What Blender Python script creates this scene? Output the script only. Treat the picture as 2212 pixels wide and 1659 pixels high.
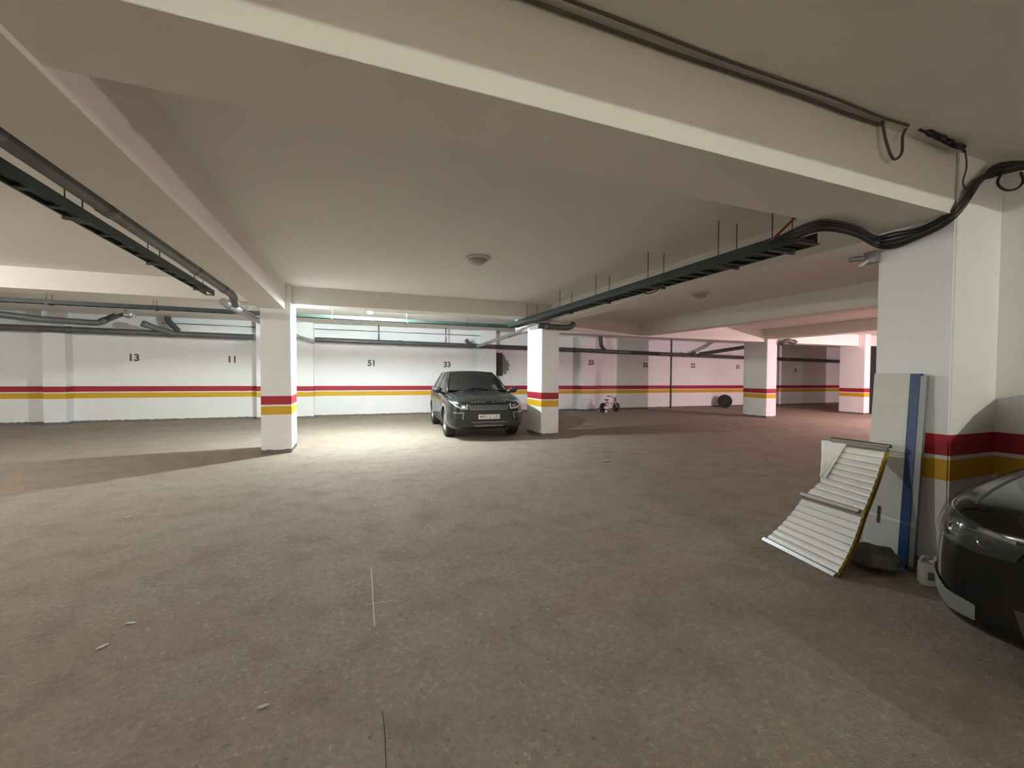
import bpy, bmesh, math, random
from mathutils import Vector, Matrix
from mathutils.bvhtree import BVHTree
for o in list(bpy.data.objects): bpy.data.objects.remove(o)
SC = bpy.context.scene
COL = SC.collection
# ------------------------------------------------------------------ camera, world, exposure
CAM_H = 1.52
FOC, PITCH, ROLL, YAW = 903.8, -0.0254, 0.0049, 0.3690
FA, FB = -0.0047, -0.0025            # the floor falls slightly to the drain
fw = Vector((math.sin(YAW)*math.cos(PITCH), math.cos(YAW)*math.cos(PITCH), math.sin(PITCH)))
r0 = Vector((math.cos(YAW), -math.sin(YAW), 0)); u0 = r0.cross(fw)
rt = r0*math.cos(ROLL) + u0*math.sin(ROLL); up = u0*math.cos(ROLL) - r0*math.sin(ROLL)
cam_d = bpy.data.cameras.new('camera'); cam = bpy.data.objects.new('camera', cam_d); COL.objects.link(cam)
M = Matrix((rt, up, -fw)).transposed().to_4x4(); M.translation = (0, 0, CAM_H)
cam.matrix_world = M
cam_d.sensor_width = 36; cam_d.lens = FOC/2212*36; cam_d.clip_start = .02; cam_d.clip_end = 200
SC.camera = cam
W = bpy.data.worlds.new('world'); SC.world = W; W.use_nodes = True
W.node_tree.nodes['Background'].inputs[0].default_value = (0, 0, 0, 1)
SC.view_settings.view_transform = 'Standard'; SC.view_settings.look = 'None'
SC.view_settings.gamma = 1; SC.view_settings.use_curve_mapping = False
SC.view_settings.exposure = 1.7
# brightness of the lamps of the garage (emission strength of their bulbs)
LAMP_A, LAMP_B, LAMP_C, LAMP_D = 2450, 3600, 16500, 1250

def fz(x, y): return FA*x + FB*y
def ray(x, y): return rt*((x-1106)/FOC) - up*((y-829.5)/FOC) + fw
def pu(x, y, u): d = ray(x, y); t = u/d.x; return Vector((0,0,CAM_H)) + d*t
def pv(x, y, v): d = ray(x, y); t = v/d.y; return Vector((0,0,CAM_H)) + d*t
def pz(x, y, z): d = ray(x, y); t = (z-CAM_H)/d.z; return Vector((0,0,CAM_H)) + d*t
def gnd(x, y): d = ray(x, y); t = -CAM_H/(d.z-FA*d.x-FB*d.y); return Vector((0,0,CAM_H)) + d*t

# ------------------------------------------------------------------ materials
MATS = {}
def new_mat(name):
    m = bpy.data.materials.new(name); m.use_nodes = True
    nt = m.node_tree; b = nt.nodes['Principled BSDF']; MATS[name] = m
    return m, nt, b
def N(nt, t, **k):
    n = nt.nodes.new(t)
    for a, v in k.items(): setattr(n, a, v)
    return n
def simple(name, col, rough=.5, metal=0, coat=0, noise=0, scale=8, bump=0, spec=.5, emit=0):
    m, nt, b = new_mat(name)
    b.inputs['Roughness'].default_value = rough; b.inputs['Metallic'].default_value = metal
    b.inputs['Coat Weight'].default_value = coat; b.inputs['Coat Roughness'].default_value = .04
    b.inputs['Specular IOR Level'].default_value = spec
    c = tuple(col) + (1,)
    b.inputs['Base Color'].default_value = c
    if emit:
        b.inputs['Emission Color'].default_value = c; b.inputs['Emission Strength'].default_value = emit
    if noise or bump:
        tc = N(nt, 'ShaderNodeTexCoord'); n = N(nt, 'ShaderNodeTexNoise')
        n.inputs['Scale'].default_value = scale; n.inputs['Detail'].default_value = 5
        nt.links.new(tc.outputs['Object'], n.inputs['Vector'])
        if noise:
            r = N(nt, 'ShaderNodeMixRGB'); r.blend_type = 'MULTIPLY'; r.inputs[0].default_value = 1
            mr = N(nt, 'ShaderNodeMapRange'); mr.inputs[1].default_value = .3; mr.inputs[2].default_value = .7
            mr.inputs[3].default_value = 1-noise; mr.inputs[4].default_value = 1+noise*.4
            nt.links.new(n.outputs['Fac'], mr.inputs[0]); r.inputs[1].default_value = c
            nt.links.new(mr.outputs[0], r.inputs[2]); nt.links.new(r.outputs[0], b.inputs['Base Color'])
        if bump:
            bp = N(nt, 'ShaderNodeBump'); bp.inputs['Strength'].default_value = bump; bp.inputs['Distance'].default_value = .01
            nt.links.new(n.outputs['Fac'], bp.inputs['Height']); nt.links.new(bp.outputs[0], b.inputs['Normal'])
    return m

def mathn(nt, op, a, b=None, c=None):
    n = N(nt, 'ShaderNodeMath', operation=op)
    for i, v in enumerate((a, b, c)):
        if v is None: continue
        if isinstance(v, (int, float)): n.inputs[i].default_value = v
        else: nt.links.new(v, n.inputs[i])
    return n.outputs[0]
def mixc(nt, f, a, b):
    n = N(nt, 'ShaderNodeMixRGB')
    for i, v in enumerate((f, a, b)):
        if isinstance(v, tuple): n.inputs[i].default_value = v + (1,)
        elif isinstance(v, (int, float)): n.inputs[i].default_value = v
        else: nt.links.new(v, n.inputs[i])
    return n.outputs[0]

def painted_wall():
    """white emulsion with the red and yellow band painted round walls and columns, dirty at the foot"""
    m, nt, b = new_mat('painted_wall')
    g = N(nt, 'ShaderNodeNewGeometry'); sx = N(nt, 'ShaderNodeSeparateXYZ')
    nt.links.new(g.outputs['Position'], sx.inputs[0])
    n = N(nt, 'ShaderNodeTexNoise'); n.inputs['Scale'].default_value = 2.2; n.inputs['Detail'].default_value = 6
    nt.links.new(g.outputs['Position'], n.inputs['Vector'])
    n2 = N(nt, 'ShaderNodeTexNoise'); n2.inputs['Scale'].default_value = 14; n2.inputs['Detail'].default_value = 4
    nt.links.new(g.outputs['Position'], n2.inputs['Vector'])
    h = mathn(nt, 'SUBTRACT', sx.outputs['Z'], mathn(nt, 'ADD', mathn(nt, 'MULTIPLY', sx.outputs['X'], FA), mathn(nt, 'MULTIPLY', sx.outputs['Y'], FB)))
    wob = mathn(nt, 'MULTIPLY', mathn(nt, 'SUBTRACT', n.outputs['Fac'], .5), .012)
    hw = mathn(nt, 'ADD', h, wob)
    def band(lo, hi): return mathn(nt, 'MULTIPLY', mathn(nt, 'GREATER_THAN', hw, lo), mathn(nt, 'LESS_THAN', hw, hi))
    white = mixc(nt, n.outputs['Fac'], (.76, .77, .77), (.85, .855, .85))
    grime = mathn(nt, 'LESS_THAN', mathn(nt, 'ADD', h, mathn(nt, 'MULTIPLY', mathn(nt, 'SUBTRACT', n2.outputs['Fac'], .5), .06)), .075)
    c = mixc(nt, grime, white, (.16, .145, .12))
    c = mixc(nt, band(.735, .893), c, (.62, .37, .012))
    c = mixc(nt, band(.925, 1.0876), c, (.35, .014, .026))
    nt.links.new(c, b.inputs['Base Color'])
    b.inputs['Roughness'].default_value = .62
    bp = N(nt, 'ShaderNodeBump'); bp.inputs['Strength'].default_value = .25; bp.inputs['Distance'].default_value = .01
    nt.links.new(n2.outputs['Fac'], bp.inputs['Height']); nt.links.new(bp.outputs[0], b.inputs['Normal'])
    return m
painted_wall()

def floor_mat():
    m, nt, b = new_mat('concrete_floor')
    g = N(nt, 'ShaderNodeNewGeometry')
    def noise(s, d=6, rough=.6, vec=None):
        n = N(nt, 'ShaderNodeTexNoise'); n.inputs['Scale'].default_value = s; n.inputs['Detail'].default_value = d
        n.inputs['Roughness'].default_value = rough
        nt.links.new(vec or g.outputs['Position'], n.inputs['Vector']); return n.outputs['Fac']
    def rng(x, a, b_, c, d):
        r = N(nt, 'ShaderNodeMapRange'); nt.links.new(x, r.inputs[0])
        for i, v in enumerate((a, b_, c, d)): r.inputs[i+1].default_value = v
        return r.outputs[0]
    mp = N(nt, 'ShaderNodeMapping'); mp.inputs['Scale'].default_value = (.35, 1.6, 1)
    nt.links.new(g.outputs['Position'], mp.inputs['Vector'])
    big = noise(.55); mid = noise(3.2); streak = noise(1.2, 5, .6, mp.outputs[0]); fine = noise(85, 3, .7); grit = noise(30, 3, .8)
    c = mixc(nt, rng(big, .35, .65, 0, 1), (.335, .272, .215), (.375, .322, .264))
    c = mixc(nt, rng(streak, .45, .75, 0, .55), c, (.41, .365, .305))
    c = mixc(nt, rng(mid, .48, .72, 0, .42), c, (.19, .15, .12))
    # pale rubbed cement and chalk patches
    c = mixc(nt, rng(noise(1.1, 8, .72), .62, .72, 0, .45), c, (.42, .385, .33))
    sp = mathn(nt, 'GREATER_THAN', grit, .665)
    c = mixc(nt, rng(grit, .35, .65, .35, 0), c, (.11, .085, .065))
    c = mixc(nt, mathn(nt, 'MULTIPLY', sp, .55), c, (.55, .52, .47))
    dk = mathn(nt, 'LESS_THAN', noise(24, 3, .8), .335)
    c = mixc(nt, mathn(nt, 'MULTIPLY', dk, .5), c, (.06, .05, .042))
    nt.links.new(c, b.inputs['Base Color'])
    nt.links.new(rng(mid, .3, .7, .72, .92), b.inputs['Roughness'])
    b.inputs['Specular IOR Level'].default_value = .22
    bp = N(nt, 'ShaderNodeBump'); bp.inputs['Strength'].default_value = .8; bp.inputs['Distance'].default_value = .014
    hh = mathn(nt, 'ADD', mathn(nt, 'MULTIPLY', fine, .35), mathn(nt, 'ADD', mathn(nt, 'MULTIPLY', grit, .6), mathn(nt, 'MULTIPLY', mid, .8)))
    nt.links.new(hh, bp.inputs['Height']); nt.links.new(bp.outputs[0], b.inputs['Normal'])
floor_mat()

def ceiling_mat():
    m, nt, b = new_mat('ceiling_paint')
    g = N(nt, 'ShaderNodeNewGeometry')
    n = N(nt, 'ShaderNodeTexNoise'); n.inputs['Scale'].default_value = 1.3; n.inputs['Detail'].default_value = 5
    nt.links.new(g.outputs['Position'], n.inputs['Vector'])
    nt.links.new(mixc(nt, n.outputs['Fac'], (.77, .74, .685), (.83, .80, .745)), b.inputs['Base Color'])
    b.inputs['Roughness'].default_value = .7
    n2 = N(nt, 'ShaderNodeTexNoise'); n2.inputs['Scale'].default_value = .9; n2.inputs['Detail'].default_value = 3
    nt.links.new(g.outputs['Position'], n2.inputs['Vector'])
    bp = N(nt, 'ShaderNodeBump'); bp.inputs['Strength'].default_value = .35; bp.inputs['Distance'].default_value = .06
    nt.links.new(n2.outputs['Fac'], bp.inputs['Height']); nt.links.new(bp.outputs[0], b.inputs['Normal'])
ceiling_mat()

simple('grey_pvc', (.105, .11, .112), .42, noise=.25, scale=6)
simple('pale_pvc', (.34, .35, .35), .38, noise=.2, scale=6)
simple('dark_pvc', (.075, .075, .075), .45, noise=.25, scale=6)
simple('tray_green', (.022, .040, .034), .5, noise=.3, scale=5)
simple('cable_black', (.016, .017, .016), .5)
simple('cable_grey', (.09, .085, .07), .55)
simple('cable_red', (.38, .05, .03), .5)
simple('steel', (.30, .30, .29), .35, metal=1, noise=.2)
simple('rod_dark', (.10, .09, .085), .5, metal=.6)
simple('aluminium', (.55, .56, .56), .32, metal=1, noise=.1)
simple('chrome', (.75, .76, .77), .12, metal=1)
simple('rubber', (.018, .018, .018), .75, noise=.3, scale=20)
simple('car_paint', (.010, .012, .012), .36, coat=.55, noise=.25, scale=12, spec=.3)
simple('car_dust', (.060, .060, .055), .55, coat=.25, noise=.35, scale=16)
simple('car_plastic', (.018, .018, .018), .5)
simple('car_grey', (.20, .205, .205), .4, metal=.4)
simple('black_paint', (.003, .003, .0035), .2, coat=.3, spec=.3)
simple('interior', (.022, .021, .02), .7)
simple('interior_beige', (.30, .285, .26), .7)
simple('headlamp_lens', (.50, .52, .53), .12, coat=1)
simple('headlamp_dark', (.05, .052, .055), .15, coat=1, metal=.3)
simple('plate_white', (.74, .72, .69), .4)
simple('ink', (.03, .03, .035), .6)
simple('number_paint', (.12, .125, .14), .7, noise=.3, scale=20)
simple('letter_grey', (.18, .18, .175), .35, metal=.7)
simple('amber', (.55, .20, .03), .25, coat=1)
simple('panel_white', (.84, .835, .79), .28, noise=.06, scale=9, coat=.3)
simple('foam_yellow', (.36, .22, .02), .7, noise=.3)
simple('board_white', (.62, .63, .58), .5, noise=.08, scale=4)
simple('tape_blue', (.010, .050, .15), .4)
simple('sack_grey', (.13, .13, .12), .7, noise=.4, scale=9)
simple('jug_white', (.52, .52, .49), .4, noise=.2)
simple('fixture_white', (.62, .60, .56), .45)
simple('fixture_dome', (.42, .40, .36), .3, coat=.4)
simple('bike_pink', (.55, .12, .22), .35, coat=.5)
simple('bike_white', (.70, .66, .66), .4)
simple('bike_red', (.45, .02, .05), .4)
simple('broken_plaster', (.26, .25, .22), .9, noise=.5, scale=14, bump=1)
simple('cavity_dark', (.05, .05, .05), .9)
simple('gap_black', (.012, .012, .013), .6)  # flat black that paints in the darkness of the far right gap
simple('scrap', (.60, .57, .50), .8)
simple('chalk', (.62, .60, .55), .9)
simple('crack', (.05, .04, .035), .9)
def glass_mat(name, tint, f):
    m, nt, b = new_mat(name); out = nt.nodes['Material Output']
    b.inputs['Base Color'].default_value = (.01, .011, .011, 1); b.inputs['Roughness'].default_value = .02
    b.inputs['IOR'].default_value = 2.1
    t = N(nt, 'ShaderNodeBsdfTransparent'); t.inputs[0].default_value = tint + (1,)
    mx = N(nt, 'ShaderNodeMixShader'); mx.inputs[0].default_value = f
    nt.links.new(t.outputs[0], mx.inputs[1]); nt.links.new(b.outputs[0], mx.inputs[2]); nt.links.new(mx.outputs[0], out.inputs[0])
glass_mat('glass_screen', (.55, .58, .56), .55)
glass_mat('clear_lens', (.95, .96, .96), .22)
glass_mat('glass_side', (.5, .54, .52), .92)
def bulb_mat(name, col, s):
    m, nt, b = new_mat(name); out = nt.nodes['Material Output']
    e = N(nt, 'ShaderNodeEmission'); e.inputs[0].default_value = col + (1,); e.inputs[1].default_value = s
    nt.links.new(e.outputs[0], out.inputs[0])
bulb_mat('bulb_cool', (.86, .98, 1.0), LAMP_A)
bulb_mat('bulb_pink', (1.0, .70, .76), LAMP_B)
bulb_mat('bulb_neutral', (.98, 1.0, .87), LAMP_C)
bulb_mat('bulb_soft', (1.0, .97, .93), LAMP_D)

# ------------------------------------------------------------------ mesh helpers
def link(name, me, mat=None, parent=None, smooth=False):
    o = bpy.data.objects.new(name, me); COL.objects.link(o)
    if mat: me.materials.append(MATS[mat])
    if parent: o.parent = parent
    if smooth:
        for p in me.polygons: p.use_smooth = True
    return o
def obj(name, bm, mat=None, parent=None, smooth=False, angle=None):
    bmesh.ops.recalc_face_normals(bm, faces=bm.faces)
    if smooth and angle:
        for e in bm.edges:
            if len(e.link_faces) == 2 and e.calc_face_angle(0) > math.radians(angle): e.smooth = False
    me = bpy.data.meshes.new(name); bm.to_mesh(me); bm.free()
    return link(name, me, mat, parent, smooth)
def thing(name, label, cat, loc=(0,0,0), rz=0, group=None):
    o = bpy.data.objects.new(name, None); COL.objects.link(o); o.empty_display_size = .1
    o.location = loc; o.rotation_euler = (0, 0, rz)
    o['label'] = label; o['category'] = cat
    if group: o['group'] = group
    return o
def tag(o, label, cat, group=None):
    o['label'] = label; o['category'] = cat
    if group: o['group'] = group
    return o
def struct(o, label=None):
    o['kind'] = 'structure'
    if label: o['label'] = label
    return o
def bx(bm, x0, x1, y0, y1, z0, z1, f=None):
    vs = []
    for x in (x0, x1):
        for y in (y0, y1):
            for z in (z0, z1):
                p = Vector((x, y, z)); vs.append(bm.verts.new(f(p) if f else p))
    for q in ((0,1,3,2), (4,6,7,5), (0,4,5,1), (2,3,7,6), (0,2,6,4), (1,5,7,3)): bm.faces.new([vs[i] for i in q])
    return vs
def boxm(x0, x1, y0, y1, z0, z1, bev=0, seg=2):
    bm = bmesh.new(); bx(bm, x0, x1, y0, y1, z0, z1)
    if bev: bmesh.ops.bevel(bm, geom=list(bm.edges), offset=bev, segments=seg, affect='EDGES', profile=.5)
    return bm
def catmull(P, n=6):
    P = [Vector(p) for p in P]; Q = [P[0]*2-P[1]] + P + [P[-1]*2-P[-2]]; out = []
    for i in range(1, len(Q)-2):
        a, b, c, d = Q[i-1:i+3]
        for k in range(n):
            t = k/n
            out.append(.5*((2*b) + (c-a)*t + (2*a-5*b+4*c-d)*t*t + (3*b-a-3*c+d)*t**3))
    return out + [P[-1]]
def bend(P, r, n=4):
    """polyline with rounded corners"""
    P = [Vector(p) for p in P]; out = [P[0]]
    for i in range(1, len(P)-1):
        a = (P[i-1]-P[i]); b = (P[i+1]-P[i]); k = min(r, a.length*.45, b.length*.45)
        A = P[i]+a.normalized()*k; B = P[i]+b.normalized()*k
        for j in range(n+1):
            t = j/n; out.append(A*(1-t)**2 + P[i]*2*t*(1-t) + B*t*t)
    return out + [P[-1]]
def tube(bm, P, r, seg=8, cap=True):
    P = [Vector(p) for p in P]; rr = r if isinstance(r, (list, tuple)) else [r]*len(P)
    T = [(P[min(i+1, len(P)-1)]-P[max(i-1, 0)]).normalized() for i in range(len(P))]
    a = T[0].orthogonal().normalized(); rings = []
    for i, p in enumerate(P):
        a = (a - T[i]*a.dot(T[i])).normalized(); b = T[i].cross(a)
        rings.append([bm.verts.new(p + (a*math.cos(2*math.pi*k/seg) + b*math.sin(2*math.pi*k/seg))*rr[i]) for k in range(seg)])
    for i in range(len(P)-1):
        for k in range(seg): bm.faces.new((rings[i][k], rings[i][(k+1) % seg], rings[i+1][(k+1) % seg], rings[i+1][k]))
    if cap: bm.faces.new(rings[0][::-1]); bm.faces.new(rings[-1])
def tubem(P, r, seg=8):
    bm = bmesh.new(); tube(bm, P, r, seg); return bm
def lathe(bm, prof, seg=24, axis='Y', c=(0,0,0)):
    """prof: list of (radius, along axis)"""
    c = Vector(c); rings = []
    for r, h in prof:
        ring = []
        for k in range(seg):
            t = 2*math.pi*k/seg; x, y = r*math.cos(t), r*math.sin(t)
            p = {'Y': (x, h, y), 'Z': (x, y, h), 'X': (h, x, y)}[axis]
            ring.append(bm.verts.new(c+Vector(p)))
        rings.append(ring)
    for i in range(len(rings)-1):
        for k in range(seg): bm.faces.new((rings[i][k], rings[i][(k+1) % seg], rings[i+1][(k+1) % seg], rings[i+1][k]))
    if prof[0][0] > 1e-5: bm.faces.new(rings[0][::-1])
    if prof[-1][0] > 1e-5: bm.faces.new(rings[-1])
    bmesh.ops.remove_doubles(bm, verts=bm.verts, dist=1e-6)
def grid_solid(bm, rows, thick=None, nrm=None):
    """rows of points -> sheet; with thick a closed slab along nrm (vector or function)"""
    R = len(rows); C = len(rows[0])
    A = [[bm.verts.new(p) for p in row] for row in rows]
    for i in range(R-1):
        for j in range(C-1): bm.faces.new((A[i][j], A[i][j+1], A[i+1][j+1], A[i+1][j]))
    if thick:
        B = [[bm.verts.new(Vector(p)+nrm*thick) for p in row] for row in rows]
        for i in range(R-1):
            for j in range(C-1): bm.faces.new((B[i][j], B[i+1][j], B[i+1][j+1], B[i][j+1]))
        for j in range(C-1):
            bm.faces.new((A[0][j], B[0][j], B[0][j+1], A[0][j+1])); bm.faces.new((A[-1][j], A[-1][j+1], B[-1][j+1], B[-1][j]))
        for i in range(R-1):
            bm.faces.new((A[i][0], A[i+1][0], B[i+1][0], B[i][0])); bm.faces.new((A[i][-1], B[i][-1], B[i+1][-1], A[i+1][-1]))
def lerp(P, t):
    """point at parameter t on polyline P"""
    P = [Vector(p) for p in P]; n = len(P)-1; s = min(t*n, n-1e-9); i = int(s); return P[i].lerp(P[i+1], s-i)
def text_mesh(s, size, depth, bold=0.0, align='CENTER', space=1.0):
    cu = bpy.data.curves.new('lettering', 'FONT'); cu.body = s; cu.size = size; cu.extrude = depth; cu.offset = bold
    cu.space_character = space; cu.align_x = align; cu.align_y = 'CENTER'; cu.resolution_u = 3
    o = bpy.data.objects.new('lettering_tmp', cu); COL.objects.link(o)
    dg = bpy.context.evaluated_depsgraph_get()
    me = bpy.data.meshes.new_from_object(o.evaluated_get(dg)); bpy.data.objects.remove(o); bpy.data.curves.remove(cu)
    return me
# ------------------------------------------------------------------ the building
ZC = 3.20; VW = 15.96
U0, U1, V0 = -13.0, 31.0, -9.5
def slope_box(x0, x1, y0, y1, z1, z0=-.25):
    """box that reaches below the sloping floor"""
    bm = bmesh.new(); bx(bm, x0, x1, y0, y1, z0, z1); return bm
bm = bmesh.new()
grid_solid(bm, [[Vector((x, y, fz(x, y))) for x in (U0-.3, 0, 6, 15, U1+.3)] for y in (V0-.3, 3, 9, VW+.3)], .2, Vector((0, 0, -1)))
floor = struct(obj('floor', bm, 'concrete_floor'), 'rough brown grey cement floor of the parking level')
struct(obj('ceiling', boxm(U0-.3, U1+.3, V0-.3, VW+.3, ZC, ZC+.2), 'ceiling_paint'), 'off-white painted concrete ceiling slab')
wall_back = struct(obj('wall_back', slope_box(U0-.3, U1+.3, VW, VW+.25, ZC), 'painted_wall'), 'white far wall with a red and a yellow band')
struct(obj('wall_left', slope_box(U0-.3, U0, V0, VW, ZC), 'painted_wall'))
struct(obj('wall_right', slope_box(U1, U1+.3, V0, VW, ZC), 'painted_wall'))
struct(obj('wall_front', slope_box(U0-.3, U1+.3, V0-.3, V0, ZC), 'painted_wall'))
# projecting wall pilasters
for i, (a, b_, d) in enumerate(((-8.02, -7.53, .32), (-2.84, -1.16, .30), (4.80, 5.38, .30), (9.24, 9.93, .30), (14.10, 14.45, .04))):
    if i == 4: continue
    struct(obj('wall_pilaster', slope_box(a, b_, VW-d, VW+.02, ZC), 'painted_wall'), 'white pilaster on the far wall')
# columns
def column(u, v, w, d, label):
    bm = bmesh.new(); vs = bx(bm, u, u+w, v, v+d, -.25, ZC)
    es = [e for e in bm.edges if abs(e.verts[0].co.z-e.verts[1].co.z) > 1]
    bmesh.ops.bevel(bm, geom=es, offset=.012, segments=2, affect='EDGES')
    return struct(obj('column', bm, 'painted_wall'), label)
column(-1.56, 8.96, .508, .88, 'white column left of the lit bay with red and yellow band')
column(4.417, 9.397, .4815, .897, 'white column beside the parked dark car')
column(14.356, 11.03, .524, .985, 'white column with a pink lit edge in the right bay')
column(19.80, 10.86, .366, .957, 'farthest white column at the right')
cn = column(4.273, 1.765, .668, .50, 'near white column at the right behind the board')
struct(obj('column_return', slope_box(4.93, 5.25, 1.50, 2.26, ZC), 'painted_wall'), 'short wall return beside the near column')
# beams
def beam(x0, x1, y0, y1, z, label):
    bm = bmesh.new(); bx(bm, x0, x1, y0, y1, z, ZC+.02)
    es = [e for e in bm.edges if e.verts[0].co.z < z+.01 and e.verts[1].co.z < z+.01]
    bmesh.ops.bevel(bm, geom=es, offset=.003, segments=1, affect='EDGES')
    return struct(obj('ceiling_beam', bm, 'ceiling_paint'), label)
beam(U0, 4.94, 1.777, 2.277, 2.74, 'broad beam crossing overhead')
beam(-1.591, -1.142, V0, 9.21, 2.712, 'beam running to the left column')
beam(U0, 4.90, 9.20, 9.70, 2.855, 'cross beam above the left column and the lamp')
beam(4.575, 4.92, 2.26, 11.15, 2.79, 'beam running to the column by the car')
beam(8.72, 9.12, -2.0, 11.15, 2.76, 'beam over the right bay')
beam(14.36, 14.85, -2.0, 11.15, 2.83, 'second beam over the right bay')
beam(4.58, U1, 11.12, 11.60, 2.73, 'pink lit cross beam at the back of the right bay')
beam(U0, U1, -2.45, -2.0, 2.74, 'beam behind the viewer')
struct(obj('shade_wall', slope_box(1.8, 9.0, -3.15, -3.0, 1.144), 'painted_wall'), 'added low wall behind the viewer that shades the right floor')  # unseen wall added to keep the rear bulb off the right floor
# black sheet for the unlit gap past the last column, darkness in its colour
p = struct(obj('dark_gap_sheet', boxm(20.30, 22.3, 10.95, 11.05, -.2, 2.74), 'gap_black'), 'black sheet standing for the unlit gap at the far right')

# stencilled stall numbers on the far wall
def number(s, x, y, size=.29, depth=VW):
    P = pv(x, y, depth); me = text_mesh(s, size, .002, .011)
    o = link('stall_number', me, 'number_paint', wall_back)
    o.location = (P.x, depth-.003, P.z); o.rotation_euler = (math.pi/2, 0, 0)
    o['label'] = 'stencilled grey stall number ' + s
for s, x, y, sz, d in (('13', 289, 773, .29, VW), ('11', 501.5, 777, .29, VW), ('51', 803, 785, .29, VW), ('33', 966, 788, .29, VW),
                   ('25', 1277, 783.5, .28, VW-.30), ('32', 1394, 789, .28, VW), ('22', 1497, 790, .28, VW), ('31', 1594, 793, .28, VW), ('21', 1719, 800, .26, VW)):
    number(s, x, y, sz, d)
# broken-out plaster by the third pilaster: a dark recess and a ragged edge, all part of the wall
P = pv(1073, 762, VW-.02); Q = pv(1084, 812, VW-.02)
o = obj('wall_recess', boxm(P.x, Q.x+.02, VW-.05, VW+.05, Q.z, P.z, .01), 'cavity_dark', wall_back)
random.seed(4)
bm = bmesh.new(); outline = [(1083, 764), (1089, 768), (1092, 776), (1097, 780), (1101, 789), (1098, 793), (1100, 799), (1094, 802), (1093, 809), (1088, 806), (1083, 811)]
vs = [bm.verts.new(pv(x, y, VW-.022)) for x, y in outline]; f = bm.faces.new(vs)
r = bmesh.ops.extrude_face_region(bm, geom=[f])
for e in r['geom']:
    if isinstance(e, bmesh.types.BMVert): e.co.y = VW+.01
obj('broken_plaster', bm, 'broken_plaster', wall_back)
# vertical conduit with its clips
bm = bmesh.new(); P = pv(1450, 790, VW-.03)
tube(bm, [(P.x, VW-.035, -.10), (P.x, VW-.035, ZC)], .028, 8)
cd = tag(obj('wall_conduit', bm, 'dark_pvc', None, True), 'thin dark vertical conduit on the far wall left of number 22', 'conduit')

# ------------------------------------------------------------------ lamps
def bulb_thing(name, label, p, r, mat, drop=True, group=None):
    t = thing(name, label, 'lamp', p, 0, group)
    bm = bmesh.new(); bmesh.ops.create_uvsphere(bm, u_segments=20, v_segments=12, radius=r); obj('bulb', bm, mat, t, True)
    bm = bmesh.new(); lathe(bm, [(.022, r*.8), (.026, r*1.1), (.026, r+.07), (.012, r+.075)], 14, 'Z'); obj('socket', bm, 'fixture_white', t, True, 40)
    h = ZC-p[2]
    if drop:
        bm = bmesh.new(); lathe(bm, [(.008, r+.07), (.008, h-.015)], 8, 'Z'); obj('stem', bm, 'fixture_white', t, True, 40)
        bm = bmesh.new(); lathe(bm, [(.045, h-.02), (.045, h)], 16, 'Z'); obj('ceiling_rose', bm, 'fixture_white', t, True, 40)
    return t
bulb_thing('pendant_bulb', 'glaring bare bulb tucked behind the cross beam above stall 51', (.425, 10.05, 2.905), .053, 'bulb_cool')
bulb_thing('pendant_bulb', 'pinkish bare bulb in the right bay behind the near column', (18.3, 4.8, 2.12), .06, 'bulb_pink')
bulb_thing('pendant_bulb', 'bare bulb hanging behind the viewer', (1.0, -9.0, 2.545), .025, 'bulb_neutral')
bulb_thing('pendant_bulb', 'bare bulb in the left bay beyond the pipes', (-8.0, 6.0, 2.75), .06, 'bulb_soft')
def ceiling_light(x, y, r, label):
    P = pz(x, y, ZC)
    t = thing('ceiling_light', label, 'light', (P.x, P.y, ZC), 0, 'unlit dome lights on the ceiling')
    bm = bmesh.new(); lathe(bm, [(r*.98, 0), (r, -.012), (r*.96, -.03), (r*.74, -.036), (r*.72, -.02)], 32, 'Z'); obj('rim', bm, 'fixture_white', t, True, 40)
    bm = bmesh.new(); lathe(bm, [(r*.73, -.025), (r*.66, -.06), (r*.46, -.095), (r*.2, -.112), (0, -.115)], 32, 'Z'); obj('dome', bm, 'fixture_dome', t, True)
ceiling_light(1032, 556, .185, 'unlit white dome light on the ceiling above the lit bay')
ceiling_light(1513, 633, .19, 'unlit white dome light on the pink lit right ceiling')

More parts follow.
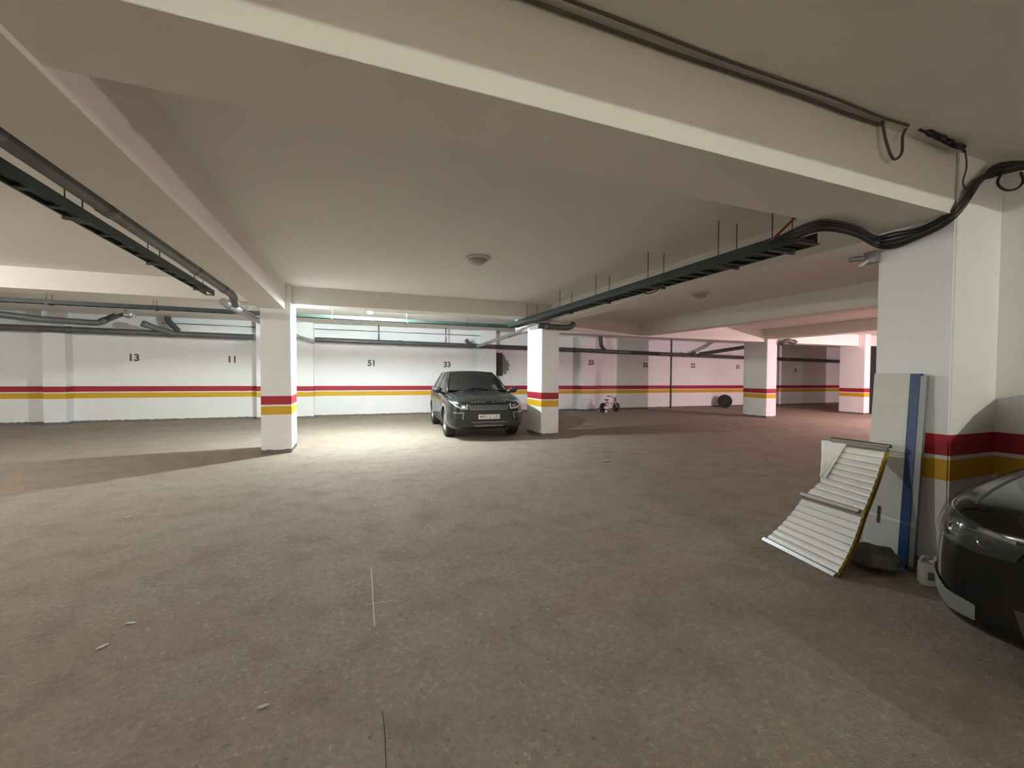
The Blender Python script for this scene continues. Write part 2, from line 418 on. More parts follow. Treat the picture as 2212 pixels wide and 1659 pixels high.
# ------------------------------------------------------------------ pipes and cable trays
def tray(name, label, A, B, width, mat='tray_green', cables=5, rods=(), rung=.32, hh=.04):
    """cable tray from A to B with side rails, rungs, cables and threaded hanger rods"""
    A, B = Vector(A), Vector(B); d = (B-A); L = d.length; d.normalize(); s = Vector((d.y, -d.x, 0)).normalized()
    t = thing(name, label, 'cable tray', A)
    for k in (-1, 1):
        bm = bmesh.new(); a = s*k*width/2
        bx(bm, 0, L, -.006, .006, -.035, hh, lambda p: d*p.x + s*p.y + Vector((0, 0, p.z)) + a); obj('side_rail', bm, mat, t)
    bm = bmesh.new(); n = int(L/rung)
    for i in range(n+1):
        x = L*i/n
        bx(bm, x-.03, x+.03, -width/2, width/2, -.034, -.026, lambda p: d*p.x + s*p.y + Vector((0, 0, p.z)))
    o = obj('rungs', bm, mat, t); o['kind'] = 'stuff'
    random.seed(int(L*100))
    for c in range(cables):
        y = (c+.5)/cables*width*.86-width*.43; r = random.uniform(.010, .019); P = []
        for i in range(int(L/.5)+1):
            x = min(L, i*.5); P.append(d*x + s*(y+random.uniform(-.012, .012)) + Vector((0, 0, -.02+r+random.uniform(0, .012))))
        obj('cable', tubem(catmull(P, 3), r, 6), random.choice(('cable_black', 'cable_black', 'tray_green')), t, True)
    for x in rods:
        for k in (-1, 1):
            q = d*x*L + s*k*width*.5; top = ZC-A.z-(B.z-A.z)*x
            obj('hanger_rod', tubem([q+Vector((0, 0, -.05)), Vector((q.x, q.y, top))], .0055, 6), 'rod_dark', t, True)
        q = d*x*L
        bm = bmesh.new(); bx(bm, -.015, .015, -width*.62, width*.62, -.055, -.036, lambda p: q + d*p.x + s*p.y + Vector((0, 0, p.z))); obj('bracket', bm, 'rod_dark', t)
    return t
TRAY = tray('cable_tray', 'thick dark cable tray loaded with cables along the right hand beam', (3.86, 2.60, 2.74), (4.10, 10.62, 2.79), .26, cables=8, rods=(.03, .11, .26, .43, .60, .82), rung=.2, hh=.075)
tray('cable_tray', 'dark green cable tray crossing behind the lamp and the left column', (-9.5, 10.75, 2.86), (4.2, 10.75, 2.80), .16, cables=3, rods=(.06, .18, .30, .42, .54, .665, .79, .905))
tray('cable_tray', 'narrow dark green tray beside the grey pipe at upper left', (-1.90, 2.3, 2.70), (-1.95, 7.5, 2.70), .10, cables=3, rods=(.17, .35, .62, .9))
def run(t, P, r, mat, joints=(), rb=.12, name='barrel'):
    o = obj(name, tubem(bend(P, rb), r, 16), mat, t, True, 50)
    P = [Vector(p) for p in P]
    for a, b in joints:
        c = P[a].lerp(P[a+1], b); d = (P[a+1]-P[a]).normalized()
        obj('socket_joint', tubem([c-d*.07, c-d*.06, c+d*.06, c+d*.07], [r*1.02, r*1.14, r*1.14, r*1.02], 16), mat, o, True, 50)
    return o
def pipe(label, P, r, mat, joints=(), rb=.12):
    t = thing('drain_pipe', label, 'pipe', (0, 0, 0)); run(t, P, r, mat, joints, rb); return t
t = pipe('long grey drain pipe at upper left with pale elbow behind the left column', [(-1.72, -.5, 2.80), (-1.72, 7.75, 2.735), (-1.72, 7.95, 2.60)], .058, 'grey_pvc', ((0, .42), (0, .56), (0, .80), (0, .94)))
P1 = pv(482, 652, 7.9); P2 = pv(520, 672, 8.6); P3 = pv(562, 694, 9.9); P4 = pv(648, 729, 15.3); P5 = pv(678, 739, 15.42)
run(t, [P1, P2, P3, P4, P5], .062, 'pale_pvc', ((0, .3), (0, .9), (2, .9)), name='branch')
zl = lambda u: 2.60-.0095*(u-1.0)
t = pipe('grey drain pipe along the far wall with branches above number 13', [(-12.9, 15.50, 2.74), (-2.86, 15.50, zl(-2.86))], .09, 'grey_pvc', ((0, .55), (0, .78)))
run(t, [pv(305, 698, 15.2), pv(345, 712, 15.35), pv(380, 722, 15.5)], .085, 'grey_pvc', ((0, .2),), .05, 'branch')
run(t, [pv(362, 660, 15.7)+Vector((0, 0, .2)), pv(362, 692, 15.7), pv(384, 714, 15.55)], .085, 'grey_pvc', (), name='downpipe')
o = run(t, [pv(-60, 672, 13.0), pv(90, 690, 13.8), pv(212, 698, 14.4), pv(250, 682, 14.4)], .08, 'grey_pvc', ((2, .3),), .08, 'branch')
C = pv(279, 680, 14.2)
bm = bmesh.new(); lathe(bm, [(.0, -.10), (.09, -.09), (.13, -.04), (.13, .05), (.10, .12), (.07, .14), (.07, ZC-C.z)], 20, 'Z', C); obj('trap_bowl', bm, 'chrome', t, True)['label'] = 'shiny round pipe trap'
run(t, [C+Vector(q) for q in ((0, 0, -.05), (-.14, .03, 0), (-.24, .04, -.03), (-.40, .06, -.12))], .05, 'grey_pvc', (), .05, 'branch')
t = pipe('grey drain pipe along the far wall behind stall 51 and the dark car', [(-1.1, 15.56, zl(-1.2)), (6.85, 15.56, zl(6.85))], .085, 'grey_pvc', ((0, .35), (0, .68)))
A = pv(1012, 742, 15.5)
run(t, [pv(1022, 747, 15.5), A+Vector((-.06, -.06, .06)), A+Vector((-.10, -.10, .12))], .075, 'grey_pvc', (), .02, 'branch')
run(t, [pv(1032, 748, 15.4), pv(1075, 733, 13.6), pv(1120, 719, 11.6), pv(1168, 703, 9.28)], .058, 'pale_pvc', ((0, .5), (1, .6), (2, .5)), name='branch')
run(t, [pv(1163, 703, 9.25), pv(1195, 706, 9.18), pv(1222, 708, 9.12), pv(1233, 706, 9.1), pv(1240, 699, 9.1)], .072, 'dark_pvc', ((0, .6),), .05, 'branch')['label'] = 'dark pipe end with upturned elbow'
t = pipe('dark drain pipe along the pink lit right end of the far wall with its branches', [(6.9, 15.52, zl(6.9)), (19.8, 15.52, 2.36), (30, 15.52, 2.26)], .085, 'dark_pvc', ((0, .15), (0, .6)))
P = [pv(1297, 727, 15.6), pv(1299, 748, 15.55), pv(1308, 758, 15.53)]
run(t, [P[0]+Vector((0, 0, .3)), P[0], P[1], P[2]], .085, 'dark_pvc', (), name='downpipe')
run(t, [pv(1510, 765, 15.4), pv(1608, 750, 14.0), pv(1660, 741, 13.2)], .085, 'dark_pvc', (), name='branch')
A = pv(1497, 764, 15.4); run(t, [A, A+Vector((-.03, -.10, .03))], .085, 'dark_pvc', (), name='branch')
pipe('black pipe elbow under the beam beside the pink edged column', [pv(1686, 741, 11.14), pv(1690, 742, 10.9), pv(1700, 735, 10.9), pv(1715, 740, 10.85), pv(1719, 735, 10.8)], .09, 'dark_pvc', (), .04)
# thin conduit lines on the wall between pilasters
for a, b, y, lab in ((-1.16, 4.80, 3.02, 'thin grey conduit line high on the wall of stall 51'), (-5.4, -2.86, 3.02, 'thin grey conduit line high on the wall above number 11')):
    bm = bmesh.new(); tube(bm, [(a, VW-.02, y), (b, VW-.02, y-.02)], .014, 6); tag(obj('wall_conduit', bm, 'steel', None, True), lab, 'conduit')
for x, lab in ((818, 'upright rod holding the wall pipe right of number 51'), (963, 'upright rod holding the wall pipe above number 33')):
    P = pv(x, 735, 15.56); bm = bmesh.new(); tube(bm, [(P.x, 15.56, zl(P.x)+.088), (P.x, 15.56, ZC)], .02, 8); tag(obj('hanger_rod', bm, 'steel', None, True), lab, 'rod')
# ------------------------------------------------------------------ loose cables round the near column
def cable(label, P, r, mat, n=6):
    return tag(obj('cable', tubem(catmull(P, n), r, 8), mat, None, True), label, 'cable')
e = 3.185
cable('grey cable running along the top of the broad beam and sagging in a loop', [(-.6, 1.755, e), (.6, 1.755, e), (1.6, 1.755, e-.008), (2.4, 1.752, e), (3.0, 1.752, e-.006), (3.3, 1.752, e), pv(1906, 262, 1.74), pv(1914, 305, 1.73), pv(1930, 343, 1.72), pv(1948, 330, 1.72), pv(1951, 290, 1.73), pv(1972, 266, 1.74), pv(2000, 272, 1.75)], .0085, 'cable_grey')
cable('second thinner cable on the ceiling edge of the broad beam', [(-.6, 1.70, 3.192), (.8, 1.70, 3.192), (1.9, 1.71, 3.192), (2.7, 1.70, 3.192), (3.2, 1.71, 3.192), (3.5, 1.70, 3.192)], .007, 'cable_grey')
random.seed(9)
t = thing('cable_knot', 'black tangle of cable ends where beam meets ceiling at upper right', 'cables', pv(2030, 293, 1.70))
for i in range(9):
    P = []; x0 = random.uniform(1972, 2005); 
    for k in range(6):
        x = x0 + k*(2085-x0)/5; P.append(pv(x, 268+(x-1972)*.46+random.uniform(-9, 9), 1.74-random.uniform(0, .07)))
    obj('cable_end', tubem(catmull([p-t.location for p in P], 4), random.uniform(.007, .011), 6), 'cable_black', t, True)
tb = thing('cable_bundle', 'bundle of black cables sagging across the head of the near column', 'cables', (4.0, 2.3, 2.7))
for i, (dx, dy, r, m) in enumerate(((0, 0, .012, 'cable_black'), (3, -6, .010, 'cable_black'), (-2, 6, .010, 'cable_black'), (6, 3, .009, 'cable_grey'), (1, 10, .011, 'cable_black'), (4, -11, .009, 'cable_black'))):
    P = [pz(1660, 530+dy*.6, 2.77), pz(1712, 508+dy, 2.76), pz(1752, 492+dy, 2.725), pz(1792, 487+dy, 2.705), pz(1850, 500+dy, 2.70), pu(1893, 522+dy, 4.235), pu(1930, 520+dy*1.5, 4.225), pu(1985, 504+dy, 4.225), pu(2035, 480+dy, 4.225), pu(2066+dx, 455+dy, 4.23), pv(2094+dx, 418+dy, 1.72), pv(2108+dx*2, 392, 1.73), pv(2140+dx, 372+dy, 1.70), pv(2175, 362+dy, 1.66), pv(2230, 350+dy, 1.6)]
    for p in P: p.z = min(p.z, 3.165)
    obj('cable', tubem(catmull([p-tb.location for p in P], 6), r, 8), m, tb, True)
cable('thin grey cable hanging in a loop from the ceiling by the near column', [pv(2085, 325, 1.72), pv(2088, 360, 1.72), pv(2080, 395, 1.73), pv(2090, 410, 1.72), pv(2100, 395, 1.72)], .006, 'cable_grey')
cable('black cable coil hanging at the right edge by the near column', [pv(2165, 372, 1.66), pv(2155, 395, 1.66), pv(2170, 410, 1.65), pv(2195, 408, 1.64), pv(2210, 392, 1.63), pv(2205, 372, 1.63)], .009, 'cable_black')
LOOP = ([pz(1432, 613, 2.70), pz(1420, 627, 2.66), pz(1402, 634, 2.64), pz(1392, 633, 2.66)])
obj('loose_cable', tubem(catmull([p-TRAY.location for p in LOOP], 6), .008, 8), 'cable_black', TRAY, True)
RED = ([pz(1668, 518, 2.76), pz(1695, 492, 2.88), pz(1722, 466, 3.06), pz(1728, 458, 3.18)])
obj('loose_cable', tubem(catmull([p-TRAY.location for p in RED], 4), .012, 8), 'cable_red', TRAY, True)['label'] = 'red cable'
# small bullet camera bracket on the near column
C = pu(1893, 556, 4.265)
t = thing('security_camera', 'small grey security camera high on the near column corner', 'camera', C)
obj('junction_box', boxm(-.055, .006, -.03, .07, -.05, .05, .006), 'car_grey', t, True, 30)
obj('housing', tubem([(-.05, .05, .0), (-.06, .12, .01), (-.07, .17, .012)], [.022, .024, .022], 12), 'car_grey', t, True, 50)
obj('bracket', tubem([(-.05, .03, -.02), (-.07, .07, -.055), (-.07, .09, -.06)], .012, 8), 'fixture_white', t, True)

# ------------------------------------------------------------------ leaning shutter section, board and clutter at the near column
BL, BR = gnd(1650, 1168), gnd(1804, 1247)
ML, MR = pu(1737, 1072, 3.72), pu(1864, 1110, 3.72)
TL, TR = pu(1776, 948, 4.00), pu(1914, 966, 4.00)
UL = pu(1771, 1040, 3.78)
base = Vector((3.7, 2.3, fz(3.7, 2.3)))
t = thing('shutter_section', 'white ribbed metal shutter section leaning bowed against the tall board', 'panel', base)
def row(tt, off=0):
    if tt < .5:
        s = tt/.5; L = BL.lerp(ML, s); R = BR.lerp(MR, s)
        bow = Vector((.05, 0, -.025))*math.sin(math.pi*s)*.6
    else:
        s = (tt-.5)/.5; L = ML.lerp(UL, min(1, s/.25)) if s < .25 else UL.lerp(TL, (s-.25)/.75); R = MR.lerp(TR, s); bow = Vector((.03, 0, -.012))*math.sin(math.pi*s)*.5
    return [L.lerp(R, k/10)+bow-base for k in range(11)]
nb = Vector((.80, 0, -.60)).normalized()
def slat(a, b, m='panel_white', th=.010, lift=0.0):
    bm = bmesh.new(); rows = []
    for k in range(5):
        s = k/4; prof = (0, .006, .008, .006, 0)[k]
        rows.append([p-nb*(prof+lift) for p in row(a+(b-a)*s)])
    grid_solid(bm, rows, th, nb); return obj('slat', bm, m, t, True, 25)
edges = [.035+.055*i for i in range(9)]
for i in range(8): slat(edges[i]+.002, edges[i+1]-.002)
edges = [.525+.0485*i for i in range(10)]
for i in range(9): slat(edges[i]+.002, edges[i+1]-.002)
def rail(tt, dt, mat, ext, r, lift=.02):
    R = row(tt); a, b = R[0], R[-1]; d = (b-a).normalized(); a = a-d*ext[0]; b = b+d*ext[1]
    bm = bmesh.new(); n = row(min(1, tt+.02))[5]-row(max(0, tt-.02))[5]; n.normalize()
    L = (b-a).length
    bx(bm, 0, L, -r, r, -lift, .012, lambda p: a + d*p.x + n*p.y - nb*(-p.z)*1.0)
    bmesh.ops.bevel(bm, geom=list(bm.edges), offset=.004, segments=2, affect='EDGES')
    return obj('rail', bm, mat, t, True, 30)
rail(.012, 0, 'aluminium', (.02, .0), .016)
rail(.505, 0, 'aluminium', (.03, -.02), .013, .028)
rail(.985, 0, 'aluminium', (-.02, .02), .016)
bm = bmesh.new()
tube(bm, [row(.985)[1]+Vector((.05, 0, .02)), row(.985)[-1]+Vector((.05, -.01, .02))], .016, 10); obj('tube_bar', bm, 'steel', t, True, 50)
bm = bmesh.new(); rr = [row(k/16) for k in range(17)]
grid_solid(bm, [[q[-1]+nb*.004, q[-1]+nb*.045] for q in rr], .010, Vector((-.1, -1, 0)).normalized()); obj('yellow_edge', bm, 'foam_yellow', t)['label'] = 'dull yellow foam edge'
random.seed(2)
bm = bmesh.new(); rows = []
for i in range(7):
    s = .66+.32*i/6; R = row(s); w = 1.2+ 3.2*(i/6)
    rows.append([R[0].lerp(R[10], .1*w*k/6) - nb*(.012+random.uniform(0, .010)) for k in range(7)])
grid_solid(bm, rows, .002, nb); obj('plastic_film', bm, 'panel_white', t)['label'] = 'crumpled clear film on the upper corner'
# tall narrow board with a blue edge
b0 = Vector((4.10, 2.09, fz(4.1, 2.09)))
t = thing('tall_board', 'tall narrow white board with a blue edge leaning on the near column', 'board', b0)
H = 1.56
lean = lambda p: Vector((p.x + .115*p.z/H, p.y, p.z))
bm = bmesh.new(); bx(bm, 0, .035, -.105, .15, 0, H, lean); bmesh.ops.bevel(bm, geom=list(bm.edges), offset=.004, segments=2, affect='EDGES'); obj('board_face', bm, 'board_white', t)
bm = bmesh.new(); bx(bm, -.004, .039, -.165, -.106, 0, H-.002, lean); obj('blue_edge', bm, 'tape_blue', t)['label'] = 'dark blue plastic edge strip'
bm = bmesh.new(); bx(bm, .0, .035, -.205, -.166, 0, H-.02, lean); obj('grey_strip', bm, 'car_grey', t)
bm = bmesh.new(); bx(bm, -.003, .0, .035, .055, .31, .45, lean); obj('lock_slot', bm, 'cavity_dark', t)
# slumped sack
S = gnd(1905, 1232)
bm = bmesh.new(); bmesh.ops.create_uvsphere(bm, u_segments=28, v_segments=16, radius=1)
for v in bm.verts:
    x, y, z = v.co; n = .10*math.sin(5*x+2)*math.cos(4*y)+.07*math.sin(9*z+3*x)+.05*math.sin(13*y+x*4)
    k = 1+n; v.co = Vector((x*.15*k, y*.20*k, max(0, (z*.5+.5))*.19*(1+.5*n) if z > -1 else 0))
o = tag(obj('sack', bm, 'sack_grey', None, True), 'slumped dirty grey sack lying behind the shutter section', 'sack'); o.location = S+Vector((-.05, .06, 0)); o.rotation_euler = (0, 0, .5)
S = gnd(1895, 1210)
# jerrycan
J = gnd(2006, 1272)
t = thing('jerrycan', 'dirty white plastic jug standing at the foot of the near column', 'jug', J+Vector((.09, .02, 0)), .7)
bm = boxm(-.05, .05, -.075, .075, 0, .17, .018); obj('jug_body', bm, 'jug_white', t, True, 40)
bm = bmesh.new(); lathe(bm, [(.045, .165), (.035, .19), (.02, .205), (.02, .222)], 16, 'Z', (0, -.025, 0)); obj('neck', bm, 'jug_white', t, True, 50)
bm = bmesh.new(); lathe(bm, [(.024, .22), (.024, .245), (.0, .246)], 16, 'Z', (0, -.025, 0)); obj('cap', bm, 'car_grey', t, True, 40)
obj('handle', tubem(bend([(0, .0, .19), (0, .05, .215), (0, .068, .17)], .03), .011, 8), 'jug_white', t, True)
bm = boxm(-.052, -.046, -.03, .04, .05, .11, .002); obj('jug_sticker', bm, 'sack_grey', t)
# floor litter
random.seed(6)
def scrap(x, y, s, lab, rz, cat='scrap', mat='scrap'):
    P = gnd(x, y); bm = bmesh.new(); rows = []
    for i in range(4):
        rows.append([Vector((s*(i/3-.5), s*.45*(j/3-.5)*(1-.8*abs(i/3-.5)), .012*s*10*abs(j/3-.5)+random.uniform(0, .004)+.001)) for j in range(4)])
    grid_solid(bm, rows, .001, Vector((0, 0, 1)))
    o = tag(obj('paper_scrap' if cat == 'scrap' else 'dry_leaf', bm, mat), lab, cat); o.location = P; o.rotation_euler = (0, 0, rz)
scrap(276, 1119, .06, 'tiny white paper scrap on the floor left of the left column shadow', .4)
scrap(283, 1347, .05, 'pale dry leaf on the floor at left', -.2, 'leaf')
scrap(222, 1398, .055, 'crumpled white scrap at the left below the pale leaf', .9)
scrap(569, 1527, .045, 'curled pale leaf on the floor at the bottom left of centre', .1, 'leaf')
scrap(1308, 997, .16, 'flattened pale paper on the floor in front of the car column', .2)
def decal(P, w, mat, name):
    bm = bmesh.new(); rows = []
    for i, p in enumerate(P):
        a = P[max(0, i-1)]; b = P[min(len(P)-1, i+1)]; d = (b-a).normalized(); s = Vector((-d.y, d.x, 0))*w*.5
        q = Vector((p.x, p.y, fz(p.x, p.y)+.0012)); rows.append([q-s, q+s])
    grid_solid(bm, rows, .0008, Vector((0, 0, -1))); return obj(name, bm, mat, floor)
decal([gnd(x, y) for x, y in ((802, 1226), (804, 1260), (806, 1300), (809, 1352))], .007, 'chalk', 'chalk_line')['label'] = 'thin chalk line'
decal([gnd(x, y) for x, y in ((792, 1306), (820, 1302), (846, 1297))], .004, 'chalk', 'chalk_line')
decal([gnd(x, y) for x, y in ((826, 1535), (830, 1570), (832, 1600), (834, 1659), (836, 1720))], .004, 'crack', 'crack_line')

# ------------------------------------------------------------------ spare tyre and child's bicycle
def tyre_mesh(R, w, rin):
    bm = bmesh.new(); h = w/2
    lathe(bm, [(rin, -h*.8), (rin+.02, -h*.95), (R-.06, -h), (R-.015, -h*.86), (R, -h*.6), (R-.008, -h*.55), (R-.008, -h*.48), (R, -h*.45), (R, -h*.05), (R-.008, -h*.02), (R-.008, h*.05), (R, h*.08), (R, h*.5), (R-.008, h*.52), (R-.008, h*.58), (R, h*.62), (R-.015, h*.86), (R-.06, h), (rin+.02, h*.95), (rin, h*.8), (rin, -h*.8)], 36, 'Y')
    return bm
P = gnd(1583, 884)
o = tag(obj('spare_tyre', tyre_mesh(.32, .22, .20), 'rubber', None, True, 35), 'black car tyre standing upright against the pink lit far wall', 'tyre')
o.location = (17.25, 15.45, fz(17.25, 15.45)+.32); o.rotation_euler = (0, 0, math.radians(-38))
def bicycle():
    loc = Vector((9.75, 14.75, 0)); loc.z = fz(loc.x, loc.y)
    t = thing('child_bicycle', "small pink and white child's bicycle parked by the far wall", 'bicycle', loc, math.radians(8))
    R = .20; wb = .72
    for x in (0, wb):
        bm = bmesh.new(); seg = 30; rings = []
        lathe(bm, [(R-.035, -.012), (R-.02, -.02), (R-.004, -.014), (R, 0), (R-.004, .014), (R-.02, .02), (R-.035, .012), (R-.035, -.012)], 30, 'Y', (x, 0, R)); o = obj('tyre', bm, 'rubber', t, True)
        bm = bmesh.new(); lathe(bm, [(R-.05, -.012), (R-.034, -.012), (R-.034, .012), (R-.05, .012), (R-.05, -.012)], 30, 'Y', (x, 0, R)); obj('rim', bm, 'bike_white', t, True)
        bm = bmesh.new(); lathe(bm, [(.02, -.035), (.02, .035)], 10, 'Y', (x, 0, R))
        for k in range(10):
            a = 2*math.pi*k/10; tube(bm, [(x, .012*(-1)**k, R), (x+math.cos(a)*(R-.04), 0, R+math.sin(a)*(R-.04))], .003, 5)
        obj('spokes', bm, 'chrome', t, True, 40)
    bb = Vector((.30, 0, .19)); st = Vector((.20, 0, .46)); hd = Vector((.60, 0, .50)); hl = Vector((.625, 0, .42))
    bm = bmesh.new()
    for P in ([bb, hl], [hd, Vector((.45, 0, .36)), st+Vector((.02, 0, -.05))], [bb, st], [bb, (0, .04, R)], [bb, (0, -.04, R)], [st, (0, .04, R)], [st, (0, -.04, R)]): tube(bm, P, .016, 8)
    obj('frame', bm, 'bike_pink', t, True, 50)
    bm = bmesh.new()
    for s in (-1, 1): tube(bm, [hl+Vector((0, s*.035, -.02)), (wb, s*.035, R)], .011, 8)
    tube(bm, [hl, hd+Vector((-.01, 0, .04))], .02, 8); obj('fork', bm, 'bike_white', t, True, 50)
    obj('handlebar', tubem(bend([(.50, -.25, .66), (.56, -.16, .66), (.585, 0, .58), (.56, .16, .66), (.50, .25, .66)], .05), .011, 8), 'cable_black', t, True)
    for s in (-1, 1): obj('grip', tubem([(.525, s*.21, .66), (.47, s*.29, .66)], .018, 8), 'rubber', t, True, 50)
    bm = bmesh.new(); bx(bm, .08, .30, -.06, .06, .50, .54, lambda p: Vector((p.x, p.y*(1 if p.x < .2 else .35), p.z))); bmesh.ops.bevel(bm, geom=list(bm.edges), offset=.015, segments=2, affect='EDGES'); obj('saddle', bm, 'rubber', t, True, 50)
    obj('seat_post', tubem([st, (.19, 0, .51)], .013, 8), 'chrome', t, True)
    bm = bmesh.new(); bx(bm, .0, .34, -.055, -.035, .15, .25); bmesh.ops.bevel(bm, geom=list(bm.edges), offset=.012, segments=2, affect='EDGES'); obj('chain_guard', bm, 'bike_white', t, True, 40)
    bm = bmesh.new(); bx(bm, .635, .65, -.08, .08, .42, .58); bmesh.ops.bevel(bm, geom=list(bm.edges), offset=.006, segments=2, affect='EDGES'); obj('front_plate', bm, 'bike_red', t, True, 40)
    obj('crank', tubem([(.30, -.09, .19), (.30, -.06, .19), (.38, -.06, .15), (.38, -.14, .15)], .009, 6), 'chrome', t, True)
    for s in (-1, 1):
        bm = bmesh.new(); lathe(bm, [(.05, -.012), (.062, -.008), (.062, .008), (.05, .012)], 18, 'Y', (-.02, s*.20, .062)); w = obj('training_wheel', bm, 'bike_white', t, True, 40)
        obj('strut', tubem([(0, s*.05, R), (-.01, s*.13, .17), (-.02, s*.185, .062)], .008, 6), 'steel', w, True)
    bm = bmesh.new(); N_ = 12
    for k in range(2):
        pass
    rows = [[Vector((math.cos(a)*(R+.03), y, R+math.sin(a)*(R+.03))) for y in (-.035, 0, .035)] for a in [math.radians(40+130*i/N_) for i in range(N_+1)]]
    grid_solid(bm, rows, .004, Vector((0, 0, .7))); obj('mudguard', bm, 'bike_white', t, True, 40)
bicycle()
# ------------------------------------------------------------------ cars
STN = [(2.17,.66,.36,.55,.74,.96,.80,.86,.83), (2.14,.77,.28,.55,.80,.96,.88,.85,.90), (2.04,.87,.24,.56,.87,.96,.945,.84,.965),
       (1.80,.93,.22,.60,.93,.965,1.00,.82,1.02), (1.35,.955,.22,.64,.98,.97,1.045,.80,1.075), (.95,.955,.22,.66,1.01,.97,1.07,.80,1.10),
       (.3,.955,.22,.66,1.03,.965,1.08,.90,1.085), (-.5,.955,.22,.68,1.06,.96,1.11,.90,1.115), (-1.35,.955,.22,.70,1.10,.955,1.15,.90,1.155),
       (-1.85,.93,.26,.72,1.12,.955,1.17,.90,1.175), (-2.10,.88,.36,.74,1.10,.95,1.16,.90,1.165), (-2.17,.80,.46,.74,1.0,.95,1.08,.90,1.09)]
FAX, RAX, WR = 1.30, -1.36, .36
def car_body_mesh():
    bm = bmesh.new(); L = []
    for x, w, zb, zm, zs, ws, zte, wte, zt in STN:
        h = [(0, zb), (w*.55, zb), (w*.90, zb+.01), (w*.985, zb+.12), (w, zm), (w*ws, zs), (w*wte, zte), (w*.45, zt-.006), (0, zt)]
        L.append([[bm.verts.new((x, s*y, z)) for y, z in h] for s in (1, -1)])
        for a, b in zip(L[-1][0], L[-1][1]): pass
    for st in L:                                   # weld the centre line
        for i in (0, -1):
            bm.verts.remove(st[1][i]); st[1][i] = st[0][i]
    n = len(L[0][0])
    for i in range(len(L)-1):
        for s in (0, 1):
            for j in range(n-1):
                bm.faces.new((L[i][s][j], L[i][s][j+1], L[i+1][s][j+1], L[i+1][s][j]))
    for st in (L[0], L[-1]):
        for j in range(n-1):
            q = [st[0][j], st[0][j+1], st[1][j+1], st[1][j]]; q = list(dict.fromkeys(q)); bm.faces.new(q)
    bmesh.ops.recalc_face_normals(bm, faces=bm.faces)
    me = bpy.data.meshes.new('body'); bm.to_mesh(me); bm.free()
    o = bpy.data.objects.new('body_tmp', me); COL.objects.link(o)
    m = o.modifiers.new('s', 'SUBSURF'); m.levels = m.render_levels = 3
    cut = bmesh.new()
    for x in (FAX, RAX):
        for s in (1, -1): lathe(cut, [(.405, s*.60), (.405, s*1.2)], 40, 'Y', (x, 0, WR))
    bmesh.ops.recalc_face_normals(cut, faces=cut.faces)
    cm = bpy.data.meshes.new('cut'); cut.to_mesh(cm); cut.free()
    dg = bpy.context.evaluated_depsgraph_get()
    solid = bpy.data.meshes.new_from_object(o.evaluated_get(dg))
    b2 = bmesh.new(); b2.from_mesh(solid); bvh = BVHTree.FromBMesh(b2); b2.free()
    c = bpy.data.objects.new('cut_tmp', cm); COL.objects.link(c)
    m = o.modifiers.new('b', 'BOOLEAN'); m.object = c; m.operation = 'DIFFERENCE'; m.solver = 'EXACT'
    dg = bpy.context.evaluated_depsgraph_get(); dg.update()
    res = bpy.data.meshes.new_from_object(o.evaluated_get(dg)); res.materials.clear()
    bpy.data.objects.remove(o); bpy.data.objects.remove(c)
    b3 = bmesh.new(); b3.from_mesh(res)
    for e in b3.edges:
        if len(e.link_faces) == 2 and e.calc_face_angle(0) > math.radians(38): e.smooth = False
    b3.to_mesh(res); b3.free()
    return res, bvh
BODY, BVH = car_body_mesh()
def cast(o, d, lift):
    h, n, i, dist = BVH.ray_cast(Vector(o), Vector(d))
    if h is None: return None
    if n.dot(Vector(d)) > 0: n = -n
    return h + n*lift
def fpt(y, z, lift): return cast((5, y, z), (-1, 0, 0), lift) or Vector((1.7, y, z))
def spt(x, z, s, lift): return cast((x, s*5, z), (0, -s, 0), lift) or Vector((x, s*.93, z))
def fpatch(name, top, bot, mat, par, lift=.004, th=.02, nx=12, ny=4):
    bm = bmesh.new(); rows = []
    for j in range(ny+1):
        r = []
        for i in range(nx+1):
            a = lerp([(0,)+tuple(p) for p in top], i/nx); b = lerp([(0,)+tuple(p) for p in bot], i/nx); p = a.lerp(b, j/ny); r.append(fpt(p.y, p.z, lift))
        rows.append(r)
    grid_solid(bm, rows, th, Vector((-1, 0, 0))); return obj(name, bm, mat, par, True, 35)
def spatch(name, top, bot, mat, par, s, lift=.004, th=.02, nx=12, ny=3):
    bm = bmesh.new(); rows = []
    for j in range(ny+1):
        r = []
        for i in range(nx+1):
            a = lerp([(p[0], 0, p[1]) for p in top], i/nx); b = lerp([(p[0], 0, p[1]) for p in bot], i/nx); p = a.lerp(b, j/ny); r.append(spt(p.x, p.z, s, lift))
        rows.append(r)
    grid_solid(bm, rows, th, Vector((0, -s, 0))); return obj(name, bm, mat, par, True, 35)
def mir(P, s): return [(s*y, z) for y, z in P]
def quad_panel(name, c, mat, par, bulge=(0, 0, 0), th=.005, n=8):
    """c: four corners bl, br, tr, tl; bulge pushes the middle"""
    bl, br, tr, tl = [Vector(p) for p in c]; B = Vector(bulge); rows = []
    for j in range(n+1):
        t = j/n; rows.append([(bl.lerp(tl, t)).lerp(br.lerp(tr, t), i/n) + B*(4*(i/n)*(1-i/n))*(.6+.4*4*t*(1-t)) for i in range(n+1)])
    nr = (br-bl).cross(tl-bl).normalized(); bm = bmesh.new(); grid_solid(bm, rows, th, nr); return obj(name, bm, mat, par, True, 50)
_w = {}
